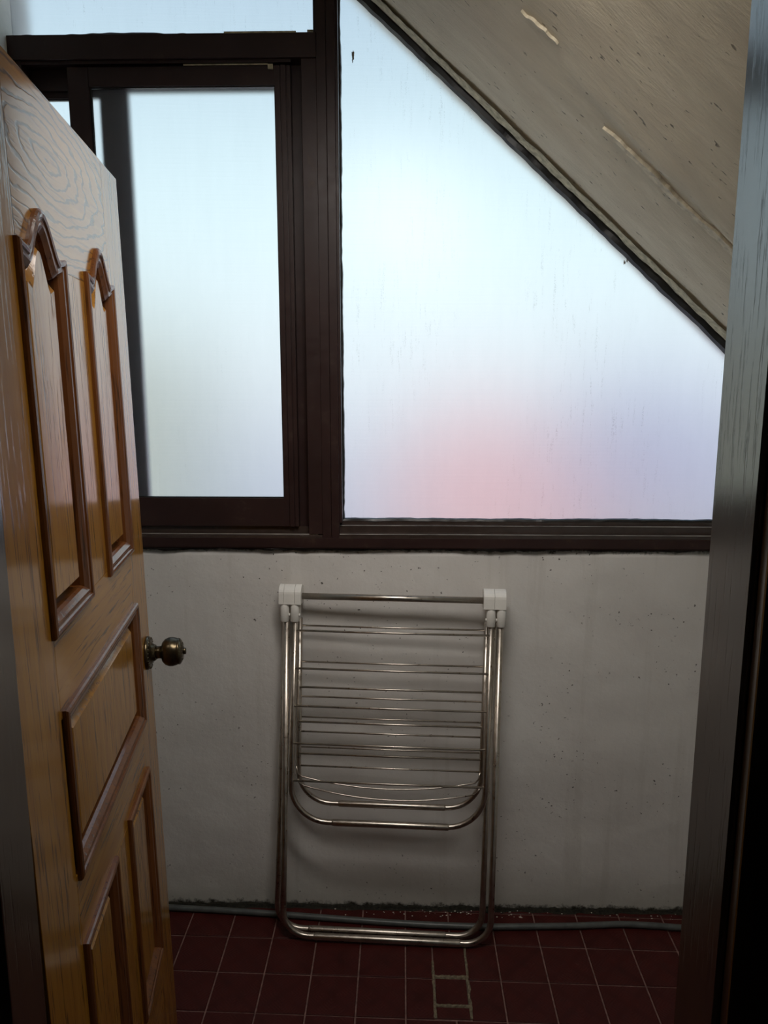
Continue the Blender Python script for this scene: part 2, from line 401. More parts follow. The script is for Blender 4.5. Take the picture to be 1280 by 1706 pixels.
# smears of render on the step, a crack along it and a loose flake
def smear(pts, w, seed, mat, name, label, z=-0.0075):
    bm = bmesh.new(); rows = []; n = 60
    P0, P1 = Vector((*pts[0], 0)), Vector((*pts[1], 0)); t_ = (P1 - P0).normalized(); sd = Vector((-t_.y, t_.x, 0))
    for k in range(n + 1):
        t = k / n; p = P0.lerp(P1, t) + sd * 0.012 * noise.noise((t * 4, seed, 0)); e = min(1, 6 * t, 6 * (1 - t)) ** 0.6
        wa = w * e * (0.7 + 0.6 * noise.noise((t * 9, seed, 3)) + 0.3 * noise.noise((t * 31, seed, 6))); wb_ = w * e * (0.7 + 0.6 * noise.noise((t * 8, seed, 9)) + 0.3 * noise.noise((t * 27, seed, 1)))
        rows.append([bm.verts.new(p - sd * max(wa, 0.0006) + Vector((0, 0, 0.008))), bm.verts.new(p - sd * max(wa, 0.0006) * 0.8 + Vector((0, 0, z))), bm.verts.new(p + sd * max(wb_, 0.0006) * 0.8 + Vector((0, 0, z))), bm.verts.new(p + sd * max(wb_, 0.0006) + Vector((0, 0, 0.008)))])
    for A, B in zip(rows, rows[1:]):
        for k in range(4): bm.faces.new((A[k], A[(k + 1) % 4], B[(k + 1) % 4], B[k]))
    bm.faces.new(rows[0]); bm.faces.new(rows[-1][::-1])
    obj(name, bm, mat, sof)['label'] = label
smear(((0.66, 1.672), (1.20, 1.662)), 0.020, 2.0, 'smear', 'render_smear', 'pale smear of render along the step', z=-0.0030)
smear(((0.41, 1.552), (0.50, 1.545)), 0.004, 5.0, 'smear', 'render_smear', 'small pale trowel mark', z=-0.0025)
bm = bmesh.new()
wobble_strip(bm, (-0.5, D - 0.055, 0), (1.62, D - 0.055, 0), (0, 1, 0), 0.0, 0.045, 0.0, 0.006, 160, 3.3, 10)
for v in bm.verts: v.co.z += -0.005 - 0.003 * noise.noise((v.co.x * 30, v.co.y * 60, 1))
obj('putty_fillet', bm, 'rust', sof)['label'] = 'yellow-grey putty smeared along the window edge'

struct(obj('ceiling', boxes((XL - 0.15, XR + 0.15, YD1, D + 0.16, ZC, ZC + 0.12)), 'sidewall'), 'flat ceiling above the left window', 'ceiling')

# the dim room the picture is taken from
struct(obj('wall_room_left', boxes((-1.9, -1.75, -2.6, YD0 + 0.01, -0.02, 2.7)), 'innerwall'), 'left wall of the dim room', 'wall')
struct(obj('wall_room_right', boxes((1.75, 1.9, -2.6, YD0 + 0.01, -0.02, 2.7)), 'innerwall'), 'right wall of the dim room', 'wall')
struct(obj('wall_room_rear', boxes((-1.9, 1.9, -2.75, -2.6, -0.02, 2.7)), 'innerwall'), 'rear wall of the dim room', 'wall')
struct(obj('ceiling', boxes((-1.9, 1.9, -2.75, YD0 + 0.01, 2.6, 2.72)), 'innerwall'), 'ceiling of the dim room', 'ceiling')
struct(obj('floor', boxes((-1.9, 1.9, -2.75, YD0 + 0.01, -0.10, -0.001)), 'roomfloor'), 'dark floor of the dim room', 'floor')

# ------------------------------------------------------------------ balcony floor with single tiles
fl = obj('floor', boxes((XL - 0.15, XR + 0.15, YD0 + 0.01, D + 0.16, -0.12, -0.0035)), 'grout')
struct(fl, 'balcony floor of small dark red ribbed tiles with pale joints', 'floor')
P, PY, G = 0.1281, 0.1325, 0.0042
X0, Y0, SH = 0.0138, 1.822, -0.020       # one joint crossing, tile pitch, slight skew of the rows
def tile_mesh(w, h):
    bm = bmesh.new(); hw, hh = w / 2, h / 2; b = 0.0015
    lo = [bm.verts.new((sx * hw, sy * hh + SH * sx * hw, -0.006)) for sx, sy in ((-1, -1), (1, -1), (1, 1), (-1, 1))]
    mi = [bm.verts.new((sx * hw, sy * hh + SH * sx * hw, -b)) for sx, sy in ((-1, -1), (1, -1), (1, 1), (-1, 1))]
    to = [bm.verts.new((sx * (hw - b), sy * (hh - b) + SH * sx * hw, 0)) for sx, sy in ((-1, -1), (1, -1), (1, 1), (-1, 1))]
    for A, B in ((lo, mi), (mi, to)):
        for k in range(4): bm.faces.new((A[k], A[(k + 1) % 4], B[(k + 1) % 4], B[k]))
    bm.faces.new(to); bm.faces.new(lo[::-1])
    me = bpy.data.meshes.new('tile'); bmesh.ops.recalc_face_normals(bm, faces=bm.faces[:]); bm.to_mesh(me); bm.free(); me.materials.append(M['tile']); return me
cache = {}
def tile(xa, xb, ya, yb, gap=G, dz=0.0):
    w, h = xb - xa - gap, yb - ya - gap
    if w < 0.012 or h < 0.012: return
    key = (round(w, 4), round(h, 4))
    if key not in cache: cache[key] = tile_mesh(*key)
    o = bpy.data.objects.new('tile', cache[key]); COL.objects.link(o); o.parent = fl
    xc = (xa + xb) / 2; o.location = (xc, (ya + yb) / 2 + SH * xc, dz + random.uniform(-0.0006, 0.0004))
    o.rotation_euler = (random.uniform(-.004, .004), random.uniform(-.004, .004), 0)
for i in range(-8, 11):
    xa = X0 + i * P; xb = xa + P
    xa, xb = max(xa, XL), min(xb, XR)
    for j in range(-8, 3):
        ya = Y0 + j * PY; yb = ya + PY
        ya = max(ya, YD1 + 0.02); yb = min(yb, D + 0.02)
        if yb - ya < 0.02: continue
        if i in (0, 1) and j in (-1, 0): continue
        tile(xa, xb, ya, yb)
# the cut tiles round a cemented patch
for j in (-1, 0):
    ya, yb = Y0 + j * PY, Y0 + (j + 1) * PY
    tile(0.0138, 0.089, ya, yb); tile(0.181, 0.270, ya, yb)
tile(0.089, 0.181, Y0 + 0.010, Y0 + PY)
tile(0.089, 0.181, 1.733, 1.829, 0.010, -0.001); tile(0.089, 0.181, 1.6895, 1.733, 0.008)
bm = bmesh.new()
for (xa, ya, xb, yb, w, sd) in ((0.089, 1.690, 0.089, 1.885, 0.0055, 1), (0.181, 1.690, 0.181, 1.95, 0.0055, 2), (0.086, 1.829, 0.184, 1.829, 0.007, 3), (0.086, 1.733, 0.184, 1.731, 0.0055, 4)):
    a, b = Vector((xa, ya, 0)), Vector((xb, yb, 0)); t = (b - a).normalized(); s = Vector((-t.y, t.x, 0)); rows = []
    for k in range(31):
        p = a.lerp(b, k / 30); ww = w * (0.75 + 0.9 * abs(noise.noise((k * 0.4, sd, 0)))); o_ = 0.003 * noise.noise((k * 0.3, sd, 5)); h = 0.0006 + 0.0014 * abs(noise.noise((k * 0.7, sd, 2)))
        rows.append([bm.verts.new(p + s * (o_ + e * ww) + Vector((0, 0, z))) for e, z in ((-1, -0.003), (-0.6, h), (0.6, h), (1, -0.003))])
    for A, B in zip(rows, rows[1:]):
        for k in range(3): bm.faces.new((A[k], A[k + 1], B[k + 1], B[k]))
obj('cement_joint', bm, 'mortar', fl)['label'] = 'crumbling cement joints round a patched tile'

# ================================================================== WINDOWS
FY = D - 0.012               # room-side face of the brown frame
mull = obj('trim_1', boxes((-0.221, -0.197, FY, D + 0.09, 1.126, ZC), (-0.1955, -0.1745, FY - 0.003, D + 0.09, 1.126, ZC), (-0.197, -0.1955, FY + 0.004, D + 0.09, 1.126, ZC), bev=0.0008), 'frame')
struct(mull, 'upright brown aluminium mullion between left and right windows', 'window frame')
trn = obj('trim_2', boxes((XL, -0.2212, FY - 0.004, D + 0.09, 2.383, 2.440), bev=0.0015), 'frame')
struct(trn, 'level brown aluminium transom bar above the sliding window', 'window frame')
# lower sill rail, right: stepped profile with two ledges that catch the light
def sill_profile(x0, x1, pts):
    bm = bmesh.new(); prism(bm, [(x0, y, z) for y, z in pts], (x1 - x0, 0, 0)); return bm
sl = obj('trim_3', sill_profile(XL, XR, [(FY - 0.006, 1.130), (FY - 0.006, 1.155), (D + 0.11, 1.155), (D + 0.11, 1.126), (FY - 0.004, 1.126)]), 'frame')
struct(sl, 'long brown aluminium sill rail on top of the plaster wall', 'window sill')
bm = bmesh.new()
wobble_strip(bm, (XL, D - 0.004, 1.126), (XR, D - 0.004, 1.126), (0, 0, 1), -0.008, 0.006, 0.011, 0.006, 260, 1.7, 16)
o = obj('dirty_sealant', bm, 'sealant', sl); o['label'] = 'ragged black sealant under the sill'

# --- right fixed window
w1 = empty('window_1', (-0.17, D, 1.155))
struct(w1, 'large frosted window with its upper corner cut by the sloping soffit', 'window')
def child(o, par):
    # keep world coordinates of a mesh built in world space
    o.parent = par; o.matrix_parent_inverse = Matrix.Translation(par.location).inverted(); return o
pane_w1 = child(pane('pane', [(-0.180, 1.190), (XR, 1.190), (XR, zs(XR) + 0.04), (-0.180, zs(-0.18) + 0.04)], D + 0.030, None), w1)
child(obj('sill_ledge', sill_profile(-0.1745, XR, [(FY - 0.002, 1.155), (FY - 0.002, 1.166), (FY + 0.016, 1.1680), (FY + 0.016, 1.187), (FY + 0.032, 1.1890), (FY + 0.032, 1.197), (D + 0.06, 1.198), (D + 0.06, 1.155)]), 'ledge'), w1)
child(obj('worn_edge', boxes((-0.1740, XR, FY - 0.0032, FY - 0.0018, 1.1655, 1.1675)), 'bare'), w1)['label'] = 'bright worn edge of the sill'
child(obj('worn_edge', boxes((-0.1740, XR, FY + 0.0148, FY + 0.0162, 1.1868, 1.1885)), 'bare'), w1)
child(obj('glazing_bead', boxes((-0.1745, -0.167, FY + 0.004, D + 0.05, 1.197, 2.60), bev=0.001), 'frame'), w1)
bm = bmesh.new(); wobble_strip(bm, (-0.17, D + 0.030, 1.197), (XR, D + 0.030, 1.197), (0, 0, 1), -0.006, 0.008, 0.012, 0.002, 200, 6.2, 14)
child(obj('glazing_sealant', bm, 'sealant'), w1)
bm = bmesh.new(); wobble_strip(bm, (-0.167, D + 0.030, 1.20), (-0.167, D + 0.030, 2.60), (1, 0, 0), -0.004, 0.0055, 0.012, 0.0022, 200, 2.2, 14)
child(obj('glazing_sealant', bm, 'sealant'), w1)
dn = Vector((-math.sin(-ang), 0, -math.cos(-ang)))     # from the soffit into the pane
dn = Vector((SL, 0, -1)).normalized()
bm = bmesh.new(); wobble_strip(bm, (-0.20, D + 0.026, zs(-0.20)), (XR, D + 0.026, zs(XR)), dn, -0.012, 0.019, 0.020, 0.0035, 260, 4.4, 9)
child(obj('edge_sealant', bm, 'sealant'), w1)['label'] = 'thick black sealant along the sloping edge'
# flake stuck to the glass near the mullion and a scrap on the sloping edge
for cx, cz, r, sd in ((-0.131, 2.405, 0.008, 1), (-0.132, 2.391, 0.004, 2), (0.583, 1.893, 0.005, 3), (0.590, 1.899, 0.004, 4)):
    bm = bmesh.new(); ring = []
    for k in range(18):
        a = 2 * pi * k / 18; q = r * (0.75 + 0.6 * noise.noise((cos(a) * 1.5, sin(a) * 1.5, sd * 3)))
        ring.append(bm.verts.new((cx + q * cos(a) * 0.6, D + 0.0298, cz + q * sin(a) * 1.5)))
    c = bm.verts.new((cx, D + 0.0265, cz)); c2 = bm.verts.new((cx, D + 0.0300, cz))
    for k in range(18): bm.faces.new((ring[k], ring[(k + 1) % 18], c)); bm.faces.new((ring[(k + 1) % 18], ring[k], c2))
    child(obj('dried_flake', bm, 'lint'), w1)

# --- sliding window lower left
w2 = empty('window_2', (-0.6, D, 1.155))
struct(w2, 'frosted sliding window in brown frame, half hidden by the open door', 'window')
child(obj('side_jamb', boxes((-0.2595, -0.2215, FY + 0.003, D + 0.09, 1.165, 2.3825), (-0.300, -0.2595, D + 0.034, D + 0.09, 1.165, 2.3825), bev=0.001), 'frame'), w2)
child(obj('side_jamb', boxes((XL, XL + 0.03, FY + 0.003, D + 0.09, 1.165, 2.3825), bev=0.001), 'frame'), w2)
child(obj('sill_track', sill_profile(XL + 0.03, -0.2215, [(FY - 0.004, 1.155), (FY - 0.004, 1.1605), (FY + 0.008, 1.1640), (FY + 0.010, 1.1600), (D + 0.016, 1.1600), (D + 0.016, 1.182), (D + 0.019, 1.182), (D + 0.019, 1.160), (D + 0.045, 1.160), (D + 0.045, 1.200), (D + 0.049, 1.200), (D + 0.049, 1.160), (D + 0.09, 1.160), (D + 0.09, 1.155)]), 'ledge'), w2)
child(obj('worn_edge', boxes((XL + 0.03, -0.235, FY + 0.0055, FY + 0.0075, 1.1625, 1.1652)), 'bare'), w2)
child(obj('head_track', boxes((XL + 0.03, -0.2865, D + 0.044, D + 0.048, 2.33, 2.3825), (XL + 0.03, -0.2865, D + 0.085, D + 0.09, 2.33, 2.3825), (XL + 0.03, -0.2865, FY + 0.006, FY + 0.009, 2.3755, 2.3825)), 'frame'), w2)
def sash(x0, x1, z0, z1, yf, wl, wr, ht, hb, label, deco=True):
    s = empty('sash', (0, 0, 0)); child(s, w2); s['label'] = label
    def c2(o): o.parent = s; return o
    yb = yf + 0.028
    def stile(a, b, g):
        bs = [(a, b, yf + 0.003, yb, z0, z1)]
        w = b - a
        if deco: bs += [(a, a + w * 0.33, yf, yf + 0.006, z0, z1), (a + w * 0.39, a + w * 0.70, yf - 0.003, yf + 0.006, z0, z1), (a + w * 0.76, b, yf, yf + 0.006, z0, z1)]
        else: bs += [(a, b, yf, yf + 0.006, z0, z1)]
        return c2(obj('stile', boxes(*bs, bev=0.0006), 'frame'))
    stile(x0, x0 + wl, 0) if not deco else c2(obj('stile', boxes((x0, x0 + wl, yf, yb, z0, z1), bev=0.001), 'frame'))
    stile(x1 - wr, x1, 1)
    c2(obj('rail', boxes((x0 + wl, x1 - wr, yf + 0.001, yb, z1 - ht, z1), bev=0.001), 'frame'))
    c2(obj('rail', boxes((x0 + wl, x1 - wr, yf + 0.001, yb, z0, z0 + hb), bev=0.001), 'frame'))
    c2(pane('pane', [(x0 + wl - 0.004, z0 + hb - 0.004), (x1 - wr + 0.004, z0 + hb - 0.004), (x1 - wr + 0.004, z1 - ht + 0.004), (x0 + wl - 0.004, z1 - ht + 0.004)], yf + 0.014, None))
    c2(obj('gasket', boxes((x0 + wl, x0 + wl + 0.0035, yf + 0.006, yf + 0.0138, z0 + hb, z1 - ht), (x1 - wr - 0.0025, x1 - wr, yf + 0.006, yf + 0.0138, z0 + hb, z1 - ht), (x0 + wl, x1 - wr, yf + 0.006, yf + 0.0138, z1 - ht - 0.003, z1 - ht), (x0 + wl, x1 - wr, yf + 0.006, yf + 0.0138, z0 + hb, z0 + hb + 0.0025)), 'sealant'))
    return s
sash(-0.860, -0.2890, 1.184, 2.372, D + 0.004, 0.054, 0.040, 0.046, 0.080, 'inner sliding sash with one frosted pane')
sash(XL + 0.005, -0.722, 1.190, 2.372, D + 0.052, 0.045, 0.072, 0.058, 0.080, 'outer sliding sash behind the inner one', deco=False)
# scrap of old foam tape at the sash corner
child(obj('foam_tape', boxes((-0.345, -0.332, D - 0.001, D + 0.005, 2.362, 2.3735), (-0.56, -0.345, D + 0.001, D + 0.004, 2.3725, 2.3755), bev=0.0006), 'rust'), w2)

# --- upper left light
w3 = empty('window_3', (-0.6, D, 2.440))
struct(w3, 'frosted pane above the brown transom bar at top left', 'window')
child(pane('pane', [(XL, 2.425), (-0.205, 2.425), (-0.205, ZC), (XL, ZC)], D + 0.020, None), w3)
bm = bmesh.new(); wobble_strip(bm, (XL, D + 0.020, 2.442), (-0.2212, D + 0.020, 2.440), (0, 0, 1), -0.006, 0.010, 0.020, 0.0045, 160, 8.8, 9)
child(obj('glazing_sealant', bm, 'frame'), w3)
child(obj('glazing_bead', boxes((-0.2285, -0.2212, FY + 0.008, D + 0.05, 2.44, ZC), bev=0.001), 'frame'), w3)
child(obj('putty_scrap', boxes((-0.45, -0.27, D - 0.0180, D - 0.010, 2.4385, 2.4425), (-0.245, -0.23, D + 0.010, D + 0.0195, 2.448, 2.456), bev=0.001), 'rust'), w3)

# ================================================================== DOORWAY TRIM
bm = bmesh.new(); prism(bm, [(JR, YD1 + 0.001, 0), (JR + 0.003, YD1 + 0.004, 0), (JR + 0.045, YD1 + 0.004, 0), (JR + 0.045, 0.7755, 0), (JR + 0.0105, 0.7755, 0), (JR + 0.0068, 0.778, 0)], (0, 0, 2.05))
tr = obj('trim_4', bm, 'jamb')
struct(tr, 'dark brown varnished wooden door jamb at the right edge', 'door frame')
tl = obj('trim_5', boxes((JL - 0.045, -0.4475, YD0, 0.836, 0.0, 2.05), bev=0.002), 'jamb')
struct(tl, 'dark wooden door jamb on the hinge side at left', 'door frame')
th_ = obj('trim_6', boxes((JL, JR, YD0, YD1 + 0.004, 2.012, 2.05), bev=0.003), 'jamb')
struct(th_, 'dark wooden head of the door frame, above the view', 'door frame')
struct(obj('trim_7', boxes((JR + 0.014, JR + 0.100, YD0 - 0.004, YD0 + 0.0150, 0.0, 2.10), bev=0.003), 'jamb'), 'unlit dark casing on the room side of the right jamb', 'door casing')
struct(obj('trim_8', boxes((JL - 0.095, JL - 0.008, YD0 - 0.016, YD0, 0.0, 2.10), bev=0.003), 'jamb'), 'unlit dark casing on the room side of the left jamb', 'door casing')

# ================================================================== DOOR (local x: hinge to lock, z up, front face = -y)
sl_, ti = -0.150, R(-0.9)
d = Vector((sl_, 1, 0)).normalized(); n0 = d.cross(Vector((0, 0, 1)))
u = (Vector((0, 0, 1)) * cos(ti) + n0 * sin(ti)); nrm = d.cross(u)
porig = Vector((-0.450, 0.85, 1.036)) - u * 1.036
door = empty('door_1'); yv = -nrm
door.matrix_world = Matrix(((d.x, yv.x, u.x, porig.x), (d.y, yv.y, u.y, porig.y), (d.z, yv.z, u.z, porig.z), (0, 0, 0, 1)))
struct(door, 'open honey-oak panelled door with arched upper panels and bronze knob', 'door')
TH, RC = 0.040, 0.021
S0, S1, ZT = -0.012, 0.797, 1.992
ST_L, ST_R = 0.140, 0.657
def dbox(name, mat, s0, s1, z0, z1, bev=0.0012): return obj(name, boxes((s0, s1, 0, TH, z0, z1), bev=bev), mat, door)
dbox('stile', 'oak_v', S0, ST_L, 0.012, ZT); dbox('stile', 'oak_v', ST_R, S1, 0.012, ZT)
class Panel:
    def __init__(s, x0, x1, z0, zsd, H=0.0): s.x0, s.x1, s.z0, s.zs, s.H = x0, x1, z0, zsd, H
    def loop(s, i, n=40):
        xc = (s.x0 + s.x1) / 2; hw = (s.x1 - s.x0) / 2; k = (hw - i) / hw
        zt = s.zs - i * (1.05 if s.H else 1.0)
        pts = [(xc - hw * k, s.z0 + i), (xc + hw * k, s.z0 + i), (xc + hw * k, zt)]
        if s.H:
            a = 0.15; H = s.H * (1 - i * 2.0)
            for q in range(n + 1):
                t = q / n; tt = a + (1 - 2 * a) * (1 - t)
                c = 0.5 - 0.5 * cos(2 * pi * (1 - t))
                pts.append((xc - hw * k + 2 * hw * k * tt, zt - 0.006 + (H + 0.006) * c ** 0.8))
        pts.append((xc - hw * k, zt)); return pts
PN = dict(ul=Panel(0.130, 0.341, 1.247, 1.770, 0.052), ur=Panel(0.466, 0.668, 1.247, 1.770, 0.052), mid=Panel(0.146, 0.670, 0.876, 1.139),
          ll=Panel(0.140, 0.353, 0.335, 0.777), lr=Panel(0.462, 0.666, 0.335, 0.777))
OP = 0.011
# rails between the stiles; top rail follows the arches
lo = PN['ul'].loop(OP); ro = PN['ur'].loop(OP)
arc = lambda L: [p for p in L[2:] if True]
zj = 1.7535
poly = [(ST_L, ZT), (ST_R, ZT), (ST_R, zj)]
for L in (ro, lo):
    top = L[2:]                                    # right shoulder .. left shoulder
    poly += [(min(top[0][0], ST_R - 0.0005 if L is ro else 9), zj)] + [(min(x, ST_R - 0.0005), z) for x, z in top] + [(max(top[-1][0], ST_L + 0.0005), zj)]
poly += [(ST_L, zj)]
clean = []
for p in poly:
    if not clean or (Vector(p) - Vector(clean[-1])).length > 1e-5: clean.append(p)
bm = bmesh.new(); prism(bm, [(x, 0, z) for x, z in clean], (0, TH, 0))
obj('top_rail', bm, 'oak_top', door)
dbox('rail', 'oak_h', ST_L, ST_R, PN['mid'].zs - OP, PN['ul'].z0 + OP)
dbox('rail', 'oak_h', ST_L, ST_R, PN['ll'].zs - OP, PN['mid'].z0 + OP)
dbox('rail', 'oak_h', ST_L, ST_R, 0.012, PN['ll'].z0 + OP)
dbox('mullion', 'oak_v', PN['ul'].x1 - OP, PN['ur'].x0 + OP, PN['ul'].z0 + OP, zj)
dbox('mullion', 'oak_v', PN['ll'].x1 - OP, PN['lr'].x0 + OP, PN['ll'].z0 + OP, PN['ll'].zs - OP)
PROF = [(0.000, 0.001), (0.000, -0.008), (0.0025, -0.0125), (0.007, -0.0145), (0.0115, -0.0125), (0.0135, -0.0085), (0.0165, -0.0080), (0.019, -0.0095), (0.0225, -0.0085), (0.0265, -0.0035), (0.031, 0.001), (0.034, 0.0065), (0.034, RC)]
PROF = [(i * 0.82, w * 0.62 if w < 0 else w) for i, w in PROF]
def loops_mesh(panel, prof, cap=False):
    bm = bmesh.new(); rows = [[bm.verts.new((x, y, z)) for x, z in panel.loop(i)] for i, y in prof]
    for A, B in zip(rows, rows[1:]):
        n = len(A)
        for k in range(n): bm.faces.new((A[k], A[(k + 1) % n], B[(k + 1) % n], B[k]))
    if cap: f = bm.faces.new(rows[-1]); bmesh.ops.triangulate(bm, faces=[f])
    return bm
for key, pn in PN.items():
    bmp = loops_mesh(pn, [(OP, TH - 0.004), (OP, RC), (0.0295, RC), (0.034, RC - 0.001), (0.0355, RC - 0.008), (0.046, 0.003), (0.0475, 0.0015)], True)
    f0 = bmp.faces.new([v for v in bmp.verts][:len(pn.loop(0))])     # back of the panel
    bmesh.ops.triangulate(bmp, faces=[f0])
    po = obj('panel', bmp, 'oak_v', door)
    bm2 = loops_mesh(pn, PROF)
    mo = obj('moulding', bm2, 'mould', po); mo['label'] = 'red-brown raised moulding framing the panel'
    for p in mo.data.polygons: p.use_smooth = False
# knob
kn = empty('door_knob', (0.757, 0, 0.998), door); kn['label'] = 'dark antique bronze round knob with push button'
mk = Matrix.Rotation(R(90), 4, 'X')                     # lathe axis towards -y
bm = bmesh.new(); lathe(bm, [(0.0365, 0.0), (0.0368, 0.003), (0.035, 0.007), (0.031, 0.009), (0.028, 0.0085), (0.024, 0.0115), (0.020, 0.013), (0.018, 0.018), (0.0165, 0.020)], mk, 40)
obj('rosette', bm, 'bronze', kn, True)
bm = bmesh.new()
for k in range(24):
    a = 2 * pi * k / 24; c = Vector((0.0325 * cos(a), -0.0078, 0.0325 * sin(a)))
    bmesh.ops.create_icosphere(bm, subdivisions=1, radius=0.0026, matrix=Matrix.Translation(c))
obj('beading', bm, 'bronze', kn, True)
bm = bmesh.new(); lathe(bm, [(0.0145, 0.019), (0.0135, 0.026), (0.0145, 0.032), (0.022, 0.034), (0.0285, 0.040), (0.0318, 0.048), (0.0322, 0.056), (0.0300, 0.064), (0.0285, 0.0675), (0.0292, 0.069), (0.0285, 0.071), (0.024, 0.075), (0.016, 0.078), (0.009, 0.079)], mk, 40)
obj('knob_ball', bm, 'bronze', kn, True)
bm = bmesh.new(); lathe(bm, [(0.0075, 0.076), (0.0075, 0.083), (0.006, 0.0845)], mk, 20)
obj('push_button', bm, 'bronze', kn, True)
bm = bmesh.new()
for k in range(20):
    a = 2 * pi * k / 20; tube(bm, [(0.0275 * cos(a), -0.071, 0.0275 * sin(a)), (0.017 * cos(a + 0.25), -0.0772, 0.017 * sin(a + 0.25))], 0.0013, 6)
obj('rope_ring', bm, 'bronze', kn, True)
# hinges on the jamb side
for zz in (0.25, 1.0, 1.75):
    bm = bmesh.new(); tube(bm, [(S0 - 0.004, TH - 0.002, zz - 0.05), (S0 - 0.004, TH - 0.002, zz + 0.05)], 0.006, 12)
    obj('hinge', bm, 'bronze', door, True)

# ================================================================== DRYING RACK
rk = empty('drying_rack', (-0.035, 1.944, 0.0045)); rk.rotation_mode = 'XYZ'
rk.matrix_world = Matrix.Translation((-0.035, 1.944, 0.0045)) @ Matrix.Rotation(R(-1.9), 4, 'Z') @ Matrix.Rotation(R(0.5), 4, 'Y') @ Matrix.Rotation(R(-5.2), 4, 'X')
tag(rk, 'folded stainless steel clothes drying rack leaning on the plaster wall', 'drying rack')
RY = 0.030
def ubar(name, pts, r, sl_a, sl_b, zb, y, rs, label=None):
    bm = bmesh.new(); tube(bm, pts, r, 14); o = obj(name, bm, 'steel', rk, True)
    bm = bmesh.new(); tube(bm, [(sl_a, y, zb), (sl_a + 0.004, y, zb), (sl_b - 0.004, y, zb), (sl_b, y, zb)], [rs * 0.85, rs, rs, rs * 0.85], 16)
    obj('crossbar', bm, 'steel', o, True); return o
ubar('leg_frame', rounded_u(-0.295, -0.303, 0.289, 0.293, 0.93, 0.93, 0.0095, 0.0, 0.072), 0.0088, -0.215, 0.205, 0.0095, 0.0, 0.0100)
ubar('leg_frame', rounded_u(-0.304, -0.325, 0.267, 0.276, 0.93, 0.93, 0.0110, RY, 0.072), 0.0088, -0.235, 0.165, 0.0110, RY, 0.0100)
ubar('wing_frame', rounded_u(-0.2705, -0.2815, 0.2635, 0.268, 0.93, 0.93, 0.352, -0.002, 0.105), 0.0078, -0.165, 0.165, 0.352, -0.002, 0.0095)
ubar('wing_frame', rounded_u(-0.263, -0.266, 0.254, 0.259, 0.93, 0.93, 0.393, RY, 0.095), 0.0072, -0.150, 0.155, 0.393, RY, 0.0090)
def wire(x0, x1, z0, z1, y, r):
    bm = bmesh.new(); tube(bm, [(x0, y, z0), ((x0 + x1) / 2, y, (z0 + z1) / 2 - 0.0006), (x1, y, z1)], r, 8); obj('wire_rail', bm, 'steel', rk, True)
for z in (0.902, 0.795, 0.688, 0.580, 0.472): wire(-0.274, 0.264, z, z, -0.006, 0.0031)
for z in (0.908, 0.8045, 0.704, 0.602, 0.5015): wire(-0.264, 0.256, z, z, RY, 0.0027)
for z in (0.734, 0.634, 0.541): wire(-0.262, 0.250, z, z, RY - 0.010, 0.0031)
for z in (0.643, 0.555): wire(-0.262, 0.250, z, z, RY + 0.004, 0.0024)
def sag(z0, z1, zm, xa, xb, hook):
    pts = [(xa, RY - 0.012, z0 + hook), (xa + 0.004, RY - 0.012, z0 + 0.008), (xa + 0.016, RY - 0.012, z0)]
    for k in range(1, 16):
        t = k / 16; pts.append((xa + 0.016 + (xb - xa - 0.032) * t, RY - 0.012, z0 + (z1 - z0) * t - (0.5 * (z0 + z1) - zm) * 4 * t * (1 - t)))
    pts += [(xb - 0.016, RY - 0.012, z1), (xb - 0.007, RY - 0.012, z1 + 0.010), (xb - 0.003, RY - 0.012, z1 + hook)]
    bm = bmesh.new(); tube(bm, pts, 0.0023, 8); obj('sagging_wire', bm, 'steel', rk, True)
sag(0.474, 0.474, 0.446, -0.270, 0.252, 0.030); sag(0.448, 0.440, 0.414, -0.266, 0.252, 0.018)
bm = bmesh.new(); tube(bm, [(-0.262, 0.008, 0.996), (0.255, 0.008, 0.996)], 0.0092, 16); obj('top_bar', bm, 'steel', rk, True)
def hinge(x0, x1, seams, socks, side):
    h = empty('hinge_joint', ((x0 + x1) / 2, 0.012, 0.98), rk); h['label'] = 'white plastic folding joint'
    ox, oy, oz = (x0 + x1) / 2, 0.012, 0.98
    ed = [x0] + seams + [x1]
    for a, b in zip(ed, ed[1:]):
        bm = bmesh.new(); pts = []
        for k in range(13):
            an = pi * k / 12; pts.append((a + 0.0004 - ox, -cos(an) * 0.027, 1.004 + sin(an) * 0.024 - oz))
        pts += [(a + 0.0004 - ox, 0.027, 0.976 - oz), (a + 0.0004 - ox, -0.027, 0.976 - oz)]
        prism(bm, pts, (b - a - 0.0008, 0, 0)); obj('segment', bm, 'plastic', h)
    for sx in socks:
        for y in (0.0, RY):
            bm = bmesh.new(); lathe(bm, [(0.0105, 0.926), (0.0122, 0.928), (0.0124, 0.965), (0.0116, 0.977), (0.008, 0.982)], Matrix.Translation((sx - ox, y - 0.002 - oy, -oz)), 20)
            obj('socket', bm, 'plastic', h, True)
        bm = bmesh.new(); xx = sx + side * 0.0115 - ox
        tube(bm, [(xx, -0.004 - oy, 0.945 - oz), (xx + side * 0.0035, -0.004 - oy, 0.945 - oz)], 0.0042, 10); obj('screw_cap', bm, 'plastic', h, True)
hinge(-0.316, -0.254, [-0.302, -0.272], (-0.3005, -0.2725), 1)
hinge(0.245, 0.306, [0.275], (0.2665, 0.2945), -1)

